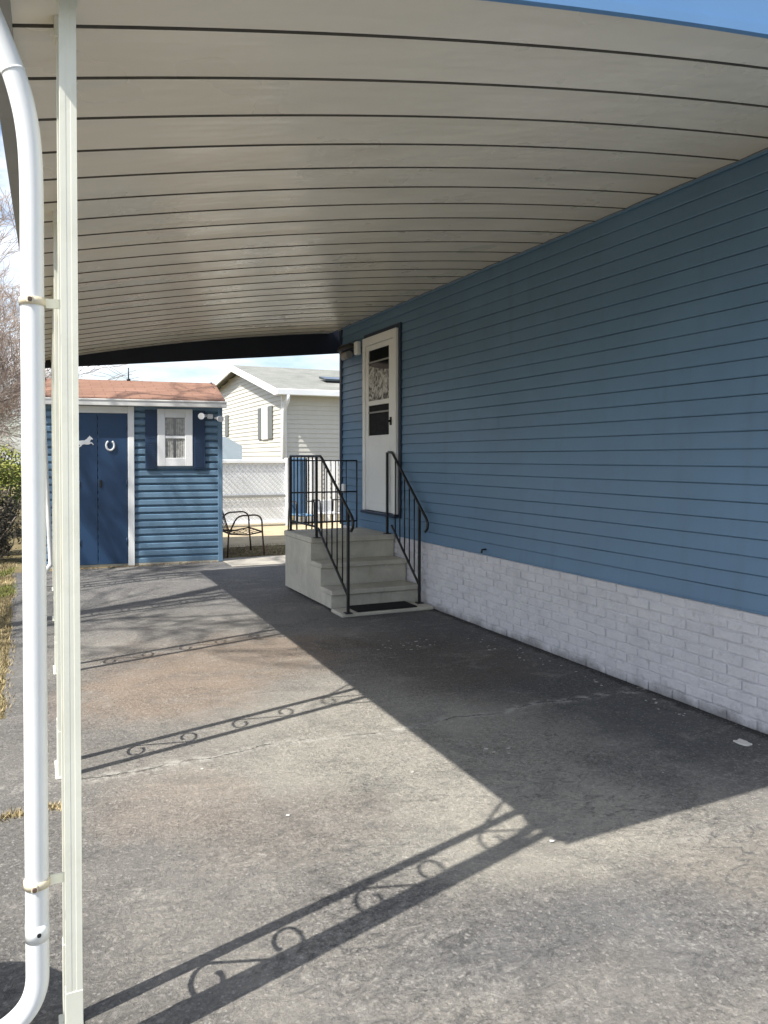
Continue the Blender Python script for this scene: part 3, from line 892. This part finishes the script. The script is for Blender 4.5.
# ------------------------------------------------------------------ fences
FYY = 16.4
fence = thing('lattice_fence', 'white fence with diagonal lattice over pale panels, between shed and steps', 'fence', (4.2, FYY, 0))
m = MB(); m.box(2.2, FYY+.02, .10, 5.06, FYY+.04, 1.40); m.build('panel', paint('fence_panel_white', (.84,.86,.88), .6, .03, 1.5, .02), fence)
m = MB(); m.box(2.2, FYY-.03, 1.39, 5.12, FYY+.05, 1.465, .008); m.box(2.2, FYY-.028, .06, 5.12, FYY+.048, .12, .006); m.build('rail', M['white'], fence)
m = MB(); m.box(2.2, FYY-.03, .64, 5.06, FYY-.012, .70, .004); m.build('rail', M['galv'], fence)
for x in (5.09, 3.0):
    m = MB(); m.box(x-.045, FYY-.045, 0, x+.045, FYY+.06, 1.50 if x > 4 else 1.38, .008); m.build('post', M['white'], fence)
m = MB()
zt, zb_ = 1.385, .125
sp_ = .085
lw = .008
for sg in (1, -1):
    k = -20
    x = 2.2 - 1.3
    while x < 5.06+1.3:
        # line from (x,zb) going with slope sg
        pa = [x, zb_]; pb = [x+sg*(zt-zb_), zt]
        # clip
        def clip(p_, q_):
            for (lim, side) in ((2.2, 1), (5.06, -1)):
                for A, B in ((p_, q_), (q_, p_)):
                    if (A[0]-lim)*side < 0:
                        if (B[0]-lim)*side <= 0: return None
                        t = (lim-A[0])/(B[0]-A[0]); A[1] += t*(B[1]-A[1]); A[0] = lim
            return p_, q_
        c = clip(pa, pb)
        if c and abs(c[0][0]-c[1][0]) > .03:
            (xa, za_), (xb, zb2) = c
            o_ = FYY-.003 if sg > 0 else FYY-.009
            d = lw*.7*sg
            m.quad((xa-d, o_, za_+lw*.7),(xa+d, o_, za_-lw*.7),(xb+d, o_, zb2-lw*.7),(xb-d, o_, zb2+lw*.7))
        x += sp_*1.414
m.build('lattice', paint('lattice_grey', (.60,.62,.63), .6, .1, 3), fence)

pf = thing('picket_fence', 'white fence of upright boards behind the black porch railing', 'fence', (6.6, 16.7, 0))
m = MB(); m.box(5.16, 16.76, 1.24, 9.6, 16.79, 1.32, .004); m.box(5.16, 16.76, .25, 9.6, 16.79, .33, .004); m.build('rail', M['white'], pf)
rr = random.Random(11)
x = 5.16
while x < 9.5:
    w = .13 + rr.random()*.03
    m = MB(); m.box(x, 16.72+rr.random()*.012, .03, x+w, 16.755, 1.45+rr.random()*.015, .006)
    m.build('board', M['white'] if rr.random() > .28 else M['shed_fascia'], pf)
    x += w+.035+rr.random()*.02

# ------------------------------------------------------------------ yard chairs
def hoop_chair(name, label, y0, y1, x0, x1, ztop, mat, zs=.37):
    t = thing(name, label, 'chair', ((x0+x1)/2, (y0+y1)/2, 0))
    for y in (y0, y1):
        m = MB()
        pts = [(x1+.01, y, .0),(x1-.02, y, .36)] + arc_path((x1-.02,y,.36),(x1-.03,y,ztop),(x0+.25,y,ztop), .13, 8) + arc_path((x1-.2,y,ztop),(x0+.10,y,ztop-.01),(x0-.02,y,zs), .16, 8) + [(x0-.02,y,zs)]
        m.tube(pts, .013, 8); m.tube([(x0-.03, y, zs), (x0-.05, y, 0)], .013, 8)
        m.build('arm_hoop', mat, t)
    m = MB()
    m.tube([(x1-.02,y0,zs),(x1-.02,y1,zs)], .012, 8); m.tube([(x0,y0,zs-.02),(x0,y1,zs-.02)], .012, 8)
    for y in (y0, y1): m.tube([(x1-.02,y,zs),((x0+x1)/2,y,zs-.04),(x0,y,zs-.02)], .012, 8)
    s = m.build('seat_frame', mat, t)
    m = MB()
    for k in range(1, 4):
        y = y0+(y1-y0)*k/4
        m.tube([(x1-.02,y,zs),((x0+x1)/2,y,zs-.035),(x0,y,zs-.02)], .005, 5)
    for k in range(1, 4):
        x = x0+(x1-x0)*k/4
        m.tube([(x,y0,zs-.028),(x,y1,zs-.028)], .005, 5)
    m.build('seat', mat, t)
    m = MB()
    m.tube([(x0-.02,y0,zs),(x0-.16,y0,zs+.44),(x0-.16,y1,zs+.44),(x0-.02,y1,zs)], .012, 8)
    for k in range(1, 7):
        y = y0+(y1-y0)*k/7
        m.tube([(x0-.02,y,zs),(x0-.16,y,zs+.44)], .007, 5)
    m.build('backrest', mat, t)
    return t
hoop_chair('patio_chair', 'rusty bare metal patio chair frame with hooped arms beside the shed corner', 11.5, 12.3, 2.68, 3.19, .63, M['rust'])

def sling_chair(label, cx, cy, mat, zb, zt, w=.46):
    t = thing('sling_chair', label, 'chair', (cx, cy, 0))
    m = MB(); m.box(cx-w/2, cy+.22, zb, cx+w/2, cy+.25, zt, .01); m.build('backrest', mat, t)
    m = MB(); m.box(cx-w/2, cy-.24, .40, cx+w/2, cy+.22, .43, .01); m.build('seat', mat, t)
    for sx in (-1, 1):
        x = cx+sx*(w/2+.02)
        m = MB(); m.tube([(x,cy-.26,0),(x,cy-.24,.40)] + arc_path((x,cy-.24,.4),(x,cy-.22,.68),(x,cy+.24,.66), .08, 6) + [(x,cy+.24,.66),(x,cy+.25,zt)], .016, 8)
        m.build('arm', M['darkmetal'], t)
        m = MB(); m.tube([(x,cy+.24,.66),(x,cy+.28,0)], .015, 8); m.build('leg', M['darkmetal'], t)
    return t
M['bluesling'] = paint('blue_sling_fabric', (.10,.19,.30), .7, .12, 4)
M['whitesling'] = paint('white_sling_fabric', (.6,.61,.62), .7, .1, 4)
sling_chair('black framed garden chair with tall blue sling back, behind the porch railing', 4.63, 14.0, M['bluesling'], .42, 1.50, .32)
sling_chair('low black framed garden chair with white sling seat, behind the top of the concrete steps', 5.25, 14.3, M['whitesling'], .42, .66, .40)

# ------------------------------------------------------------------ vegetation
def grow(mb_t, mb_c, p, d, L, r, depth, rnd, split=3, thin=.0035, up=.12, spread=.62):
    n = 4
    pts = [p]; rs = [r]
    for i in range(n):
        d = (d + Vector((rnd.gauss(0,.13), rnd.gauss(0,.13), rnd.gauss(0,.10)+up*.3))).normalized()
        p = p + d*(L/n); pts.append(p); rs.append(max(thin, r*(1-.42*(i+1)/n)))
    (mb_t if depth >= 4 else mb_c).tube(pts, rs, 7 if depth >= 4 else (4 if depth >= 2 else 3), cap=False)
    if depth == 0: return
    for k in range(split if depth > 1 else split+1):
        t = rnd.uniform(.35, 1.) if k else 1.
        i = min(n-1, int(t*n)); q = pts[i].lerp(pts[i+1], t*n-i) if t < 1 else pts[-1]
        ax = Vector((rnd.gauss(0,1), rnd.gauss(0,1), rnd.gauss(0,.5))).normalized()
        nd = (d + ax*spread*rnd.uniform(.6,1.25)).normalized()
        grow(mb_t, mb_c, q, nd, L*rnd.uniform(.60,.82), max(thin, rs[i]*rnd.uniform(.5,.72)), depth-1, rnd, split, thin, up, spread)

def bare_tree(seed, loc, h, label, depth=6, r=.11, thin=.004, split=3, spread=.62, lean=(0,0), group=None):
    rnd = random.Random(seed)
    t = thing('bare_tree', label, 'tree', loc, group)
    a, b = MB(), MB()
    L = h*.30
    grow(a, b, Vector((0,0,-.05)), Vector((lean[0],lean[1],1)).normalized(), L, r, depth, rnd, split, thin, .12, spread)
    for m, nm, mt in ((a,'trunk',M['bark']), (b,'crown',M['twig'])):
        o = m.build(nm, mt, None, fix=False); o.parent = t
    return t

# trees that line the left side: one near (out of the frame) whose branches shade the drive
bare_tree(21, (-5.9, 4.6, 0), 17, 'large leafless tree left of the driveway whose branches shade the asphalt', 6, .24, .014, 3, .7, (.14,.12))
grp = 'bare trees left of the shed'
lab = 'tangled leafless brown tree in the thicket left of the shed'
spots = [(-2.3,16.5,8,31,1.0),(-3.2,18.5,9,32,1.3),(-2.6,21,8.5,33,.6),(-3.0,23.5,9,34,2.0),(-2.4,25.5,8,35,3.1),(-4.0,26,10,36,.2),(-2.6,29,8.5,37,2.4)]
src = None
for i, (x, y, h, sd, rz) in enumerate(spots):
    if i < 2:
        t = bare_tree(sd, (x, y, 0), h, lab, 6, .075, .0045, 4, .75, group=grp)
        src = (src or []) + [t]
    else:
        s0 = src[i % 2]
        t = s0.copy(); COL.objects.link(t); t.location = (x, y, 0); t.rotation_euler = (0,0,rz+i); k = h/9.5; t.scale = (k,k,k)
        for ch in list(s0.children):
            c = ch.copy(); COL.objects.link(c); c.parent = t

def leafy(name, label, cat, loc, blobs, mat, n, size, stem_mat, rnd):
    t = thing(name, label, cat, loc)
    m = MB()
    tot = sum(b[3]*b[4]*b[5] for b in blobs)
    for (bx, by, bz, rx, ry, rz) in blobs:
        for _ in range(int(n*rx*ry*rz/tot)):
            while True:
                v = Vector((rnd.uniform(-1,1), rnd.uniform(-1,1), rnd.uniform(-1,1)))
                if v.length < 1: break
            v = v*(.55+.45*rnd.random()/max(.3, v.length)*.9) if v.length > .05 else v
            if mnoise.noise(Vector((v.x*2.3+bx*3, v.y*2.3, v.z*2.3+bz*2))) < -.12: continue
            c = Vector((bx+v.x*rx, by+v.y*ry, bz+v.z*rz))
            if c.z < .02: continue
            a = Vector((rnd.gauss(0,1), rnd.gauss(0,1), rnd.gauss(0,1))).normalized()*size*rnd.uniform(.5,1.2)
            b = a.orthogonal().normalized()*size*rnd.uniform(.25,.5)
            m.quad(tuple(c-a), tuple(c+b), tuple(c+a), tuple(c-b))
    o = m.build('foliage', mat, None, fix=False); o.parent = t
    m = MB()
    for _ in range(26):
        b = blobs[rnd.randrange(len(blobs))]
        e = Vector((b[0]+rnd.uniform(-.8,.8)*b[3], b[1]+rnd.uniform(-.8,.8)*b[4], b[2]+rnd.uniform(.0,.9)*b[5]))
        s = Vector((rnd.uniform(-.15,.15), rnd.uniform(-.15,.15), -.02))
        mid = s.lerp(e, .5)+Vector((rnd.uniform(-.1,.1),rnd.uniform(-.1,.1),0))
        m.tube([s, mid, e], [.012,.009,.004], 5, cap=False)
    o = m.build('stem', stem_mat, None, fix=False); o.parent = t
    return t
rnd = random.Random(91)
leafy('evergreen_shrub', 'yellow green evergreen bush rising behind the brown shrub at the left edge', 'shrub', (-.62, 13.2, 0),
      [(0,0,1.35,.62,.6,.42),(.25,-.1,1.05,.5,.5,.45),(-.35,.1,1.0,.5,.5,.5)], M['leaf'], 9000, .035, M['bark'], rnd)
leafy('brown_shrub', 'tangled brown winter shrub at the edge of the dry grass', 'shrub', (-.62, 12.3, 0),
      [(0,0,.60,.55,.5,.62),(.22,.05,.50,.30,.4,.52),(-.5,.2,.5,.5,.5,.5)], M['shrub'], 12000, .028, M['twig'], rnd)

leafy('brush', 'dense grey brown leafless brush under the bare trees behind the bushes', 'brush', (-1.75, 16.2, 0),
      [(0,0,.9,1.1,.7,.95),(1.0,.1,.8,.5,.6,.9),(-.9,.2,1.1,.9,.7,1.1),(.7,.5,1.7,.75,.6,.8),(-.2,.4,2.1,1.0,.7,.9)], M['twig'], 16000, .042, M['twig'], rnd)

# grass: blades beside the drive and dry tufts (nobody could count them)
def blades(name, mat, pts, hmin, hmax, rnd):
    m = MB()
    for (x, y) in pts:
        a = rnd.uniform(0, 6.283); h_ = rnd.uniform(hmin, hmax); w = rnd.uniform(.003,.006)
        lean = Vector((rnd.gauss(0,.45), rnd.gauss(0,.45), 0))*h_
        c, s = math.cos(a)*w, math.sin(a)*w
        m.poly([(x-c,y-s,0),(x+c,y+s,0),(x+lean.x,y+lean.y,h_)])
    return tag(m.build(name, mat, fix=False), kind='stuff')
rnd = random.Random(4)
P1, P2 = [], []
for _ in range(26000):
    y = rnd.uniform(4.7, 12.5); x = rnd.uniform(-1.3, edge_x(y)+.02+.02*rnd.gauss(0,1))
    g_ = mnoise.noise(Vector((x*1.7, y*.9, 3)))
    (P2 if g_ > .12 else P1).append((x, y))
for _ in range(480):      # dry tufts in the crack that meets the drive edge
    x = rnd.uniform(-.35, .10); P1.append((x, 3.54 + .05*(x+.1) + rnd.gauss(0,.018)+.02*mnoise.noise(Vector((x*14,0,0)))))
for _ in range(4200):     # yard behind the apron
    y = rnd.uniform(11.45, 13.0); x = rnd.uniform(2.5, 5.6); P1.append((x, y))
tag(blades('dry_grass', M['drygrass'], P1, .010, .038, rnd), 'straw coloured dry grass along the driveway and in the back yard', 'grass')
tag(blades('green_grass', M['greengrass'], P2, .015, .05, rnd), 'patches of green grass left of the driveway', 'grass')
# dead leaves at shed foot and yard
m = MB()
for _ in range(420):
    if rnd.random() < .75: x, y = rnd.uniform(2.45,3.6), rnd.uniform(11.35,12.6)
    else: x, y = rnd.uniform(.45,2.4), rnd.uniform(10.98,11.06)
    a = rnd.uniform(0,6.28); s = rnd.uniform(.012,.03); c, sn = math.cos(a)*s, math.sin(a)*s
    z = .012+rnd.random()*.012
    m.quad((x-c,y-sn,z),(x-sn*.5,y+c*.5,z+.008),(x+c,y+sn,z+.004),(x+sn*.5,y-c*.5,z))
tag(m.build('dead_leaves', M['deadleaf'], fix=False), 'scattered dead leaves beside the shed', 'leaves', kind='stuff')

# pale paint flakes / patch chips on the asphalt
M['flake'] = paint('pale_chip', (.62,.60,.57), .8, .1, 20)
def chips(spec, rnd):
    m = MB()
    for (cx, cy, rx, ry, n) in spec:
        for _ in range(n):
            x = cx+rnd.gauss(0, rx); y = cy+rnd.gauss(0, ry); s = rnd.uniform(.004,.014)
            k = 6; a0 = rnd.uniform(0, 6)
            m.poly([(x+s*rnd.uniform(.5,1.3)*math.cos(a0+i*6.283/k), y+s*rnd.uniform(.5,1.)*math.sin(a0+i*6.283/k), .0085) for i in range(k)])
    return m
tag(chips([(2.70,5.52,.12,.10,34),(2.15,3.35,.08,.05,8),(3.42,4.2,.03,.9,30),(3.30,4.9,.05,.3,12),(1.6,3.3,.5,.5,3),(.9,3.3,.2,.2,2)], rnd).build('paint_chips', M['flake'], fix=False), 'pale paint chips scattered on the asphalt', 'chips', kind='stuff')
m = MB()
pp = []
for i in range(14):
    a = i/14*6.283; r_ = 1+.75*mnoise.noise(Vector((math.cos(a)*2, math.sin(a)*2, 1)))
    pp.append((3.37+.030*r_*math.cos(a), 2.87+.040*r_*math.sin(a)))
m.extrude(pp, 2, .004, .012)
tag(m.build('stone_chip', M['flake']), 'flat white stone chip lying on asphalt near the brick base', 'stone')

# unseen bin shape added left of the frame to cast a shadow by the downpipe
bn = thing('shadow_caster', 'unseen bin shaped shadow caster added beside the downpipe elbow', 'shadow caster', (-.70, 2.10, 0))
m = MB(); m.tube([(-.70,2.10,.01),(-.70,2.10,.66)], [.21,.265], 28); m.build('body', M['black'], bn)
m = MB(); m.tube([(-.70,2.10,.662),(-.70,2.10,.70),(-.70,2.10,.75)], [.285,.28,.10], 28); m.build('lid', M['black'], bn)

# ------------------------------------------------------------------ light, sky, camera
SUN = Vector((-.753, -.224, 1.0)).normalized()
el = math.asin(SUN.z); rot = math.atan2(SUN.x, SUN.y)
sl = bpy.data.lights.new('sun', 'SUN'); sl.energy = 5.0; sl.angle = R(.5); sl.color = (1., .955, .88)
so = bpy.data.objects.new('sun', sl); COL.objects.link(so)
so.rotation_euler = SUN.to_track_quat('Z', 'Y').to_euler(); so.location = (-6, -2, 10)

w = bpy.data.worlds.new('World'); scene.world = w; w.use_nodes = True
nt = w.node_tree; bg = nt.nodes['Background']
sky = nt.nodes.new('ShaderNodeTexSky'); sky.sky_type = 'NISHITA'; sky.sun_disc = False
sky.sun_elevation = el; sky.sun_rotation = rot % (2*math.pi)
sky.air_density = 1.0; sky.dust_density = 1.4; sky.ozone_density = 1.0
tc = nt.nodes.new('ShaderNodeTexCoord')
mp = nt.nodes.new('ShaderNodeMapping'); mp.inputs['Scale'].default_value = (1.6, 1.6, 5.5)
nt.links.new(tc.outputs['Generated'], mp.inputs['Vector'])
nz = nt.nodes.new('ShaderNodeTexNoise'); nz.inputs['Scale'].default_value = 2.2; nz.inputs['Detail'].default_value = 7; nz.inputs['Roughness'].default_value = .6
nt.links.new(mp.outputs[0], nz.inputs['Vector'])
rp = nt.nodes.new('ShaderNodeValToRGB'); rp.color_ramp.elements[0].position = .41; rp.color_ramp.elements[1].position = .66
rp.color_ramp.elements[0].color = (0,0,0,1); rp.color_ramp.elements[1].color = (.88,.88,.88,1)
nt.links.new(nz.outputs['Fac'], rp.inputs[0])
mx = nt.nodes.new('ShaderNodeMix'); mx.data_type = 'RGBA'
nt.links.new(rp.outputs[0], mx.inputs[0]); nt.links.new(sky.outputs[0], mx.inputs[6]); mx.inputs[7].default_value = (8.2, 8.4, 8.8, 1)
nt.links.new(mx.outputs[2], bg.inputs['Color'])
bg.inputs['Strength'].default_value = .12

cam = bpy.data.cameras.new('camera'); co = bpy.data.objects.new('camera', cam); COL.objects.link(co)
F = 769.; PIT = R(1.0); TH = math.atan(349/769.)
cam.sensor_fit = 'VERTICAL'; cam.sensor_height = 36.; cam.lens = F/1024*36.
cam.shift_y = -(512-(458+F*math.tan(PIT)))/1024
cam.clip_end = 1000; cam.clip_start = .05
co.location = (0, 0, 1.5)
co.rotation_euler = (R(90)-PIT, 0, -TH)
scene.camera = co
scene.view_settings.view_transform = 'Standard'
scene.view_settings.look = 'None'
scene.view_settings.exposure = .76
scene.view_settings.gamma = 1
scene.view_settings.use_curve_mapping = False
scene.cycles.max_bounces = 10; scene.cycles.diffuse_bounces = 6
scene.cycles.use_denoising = True
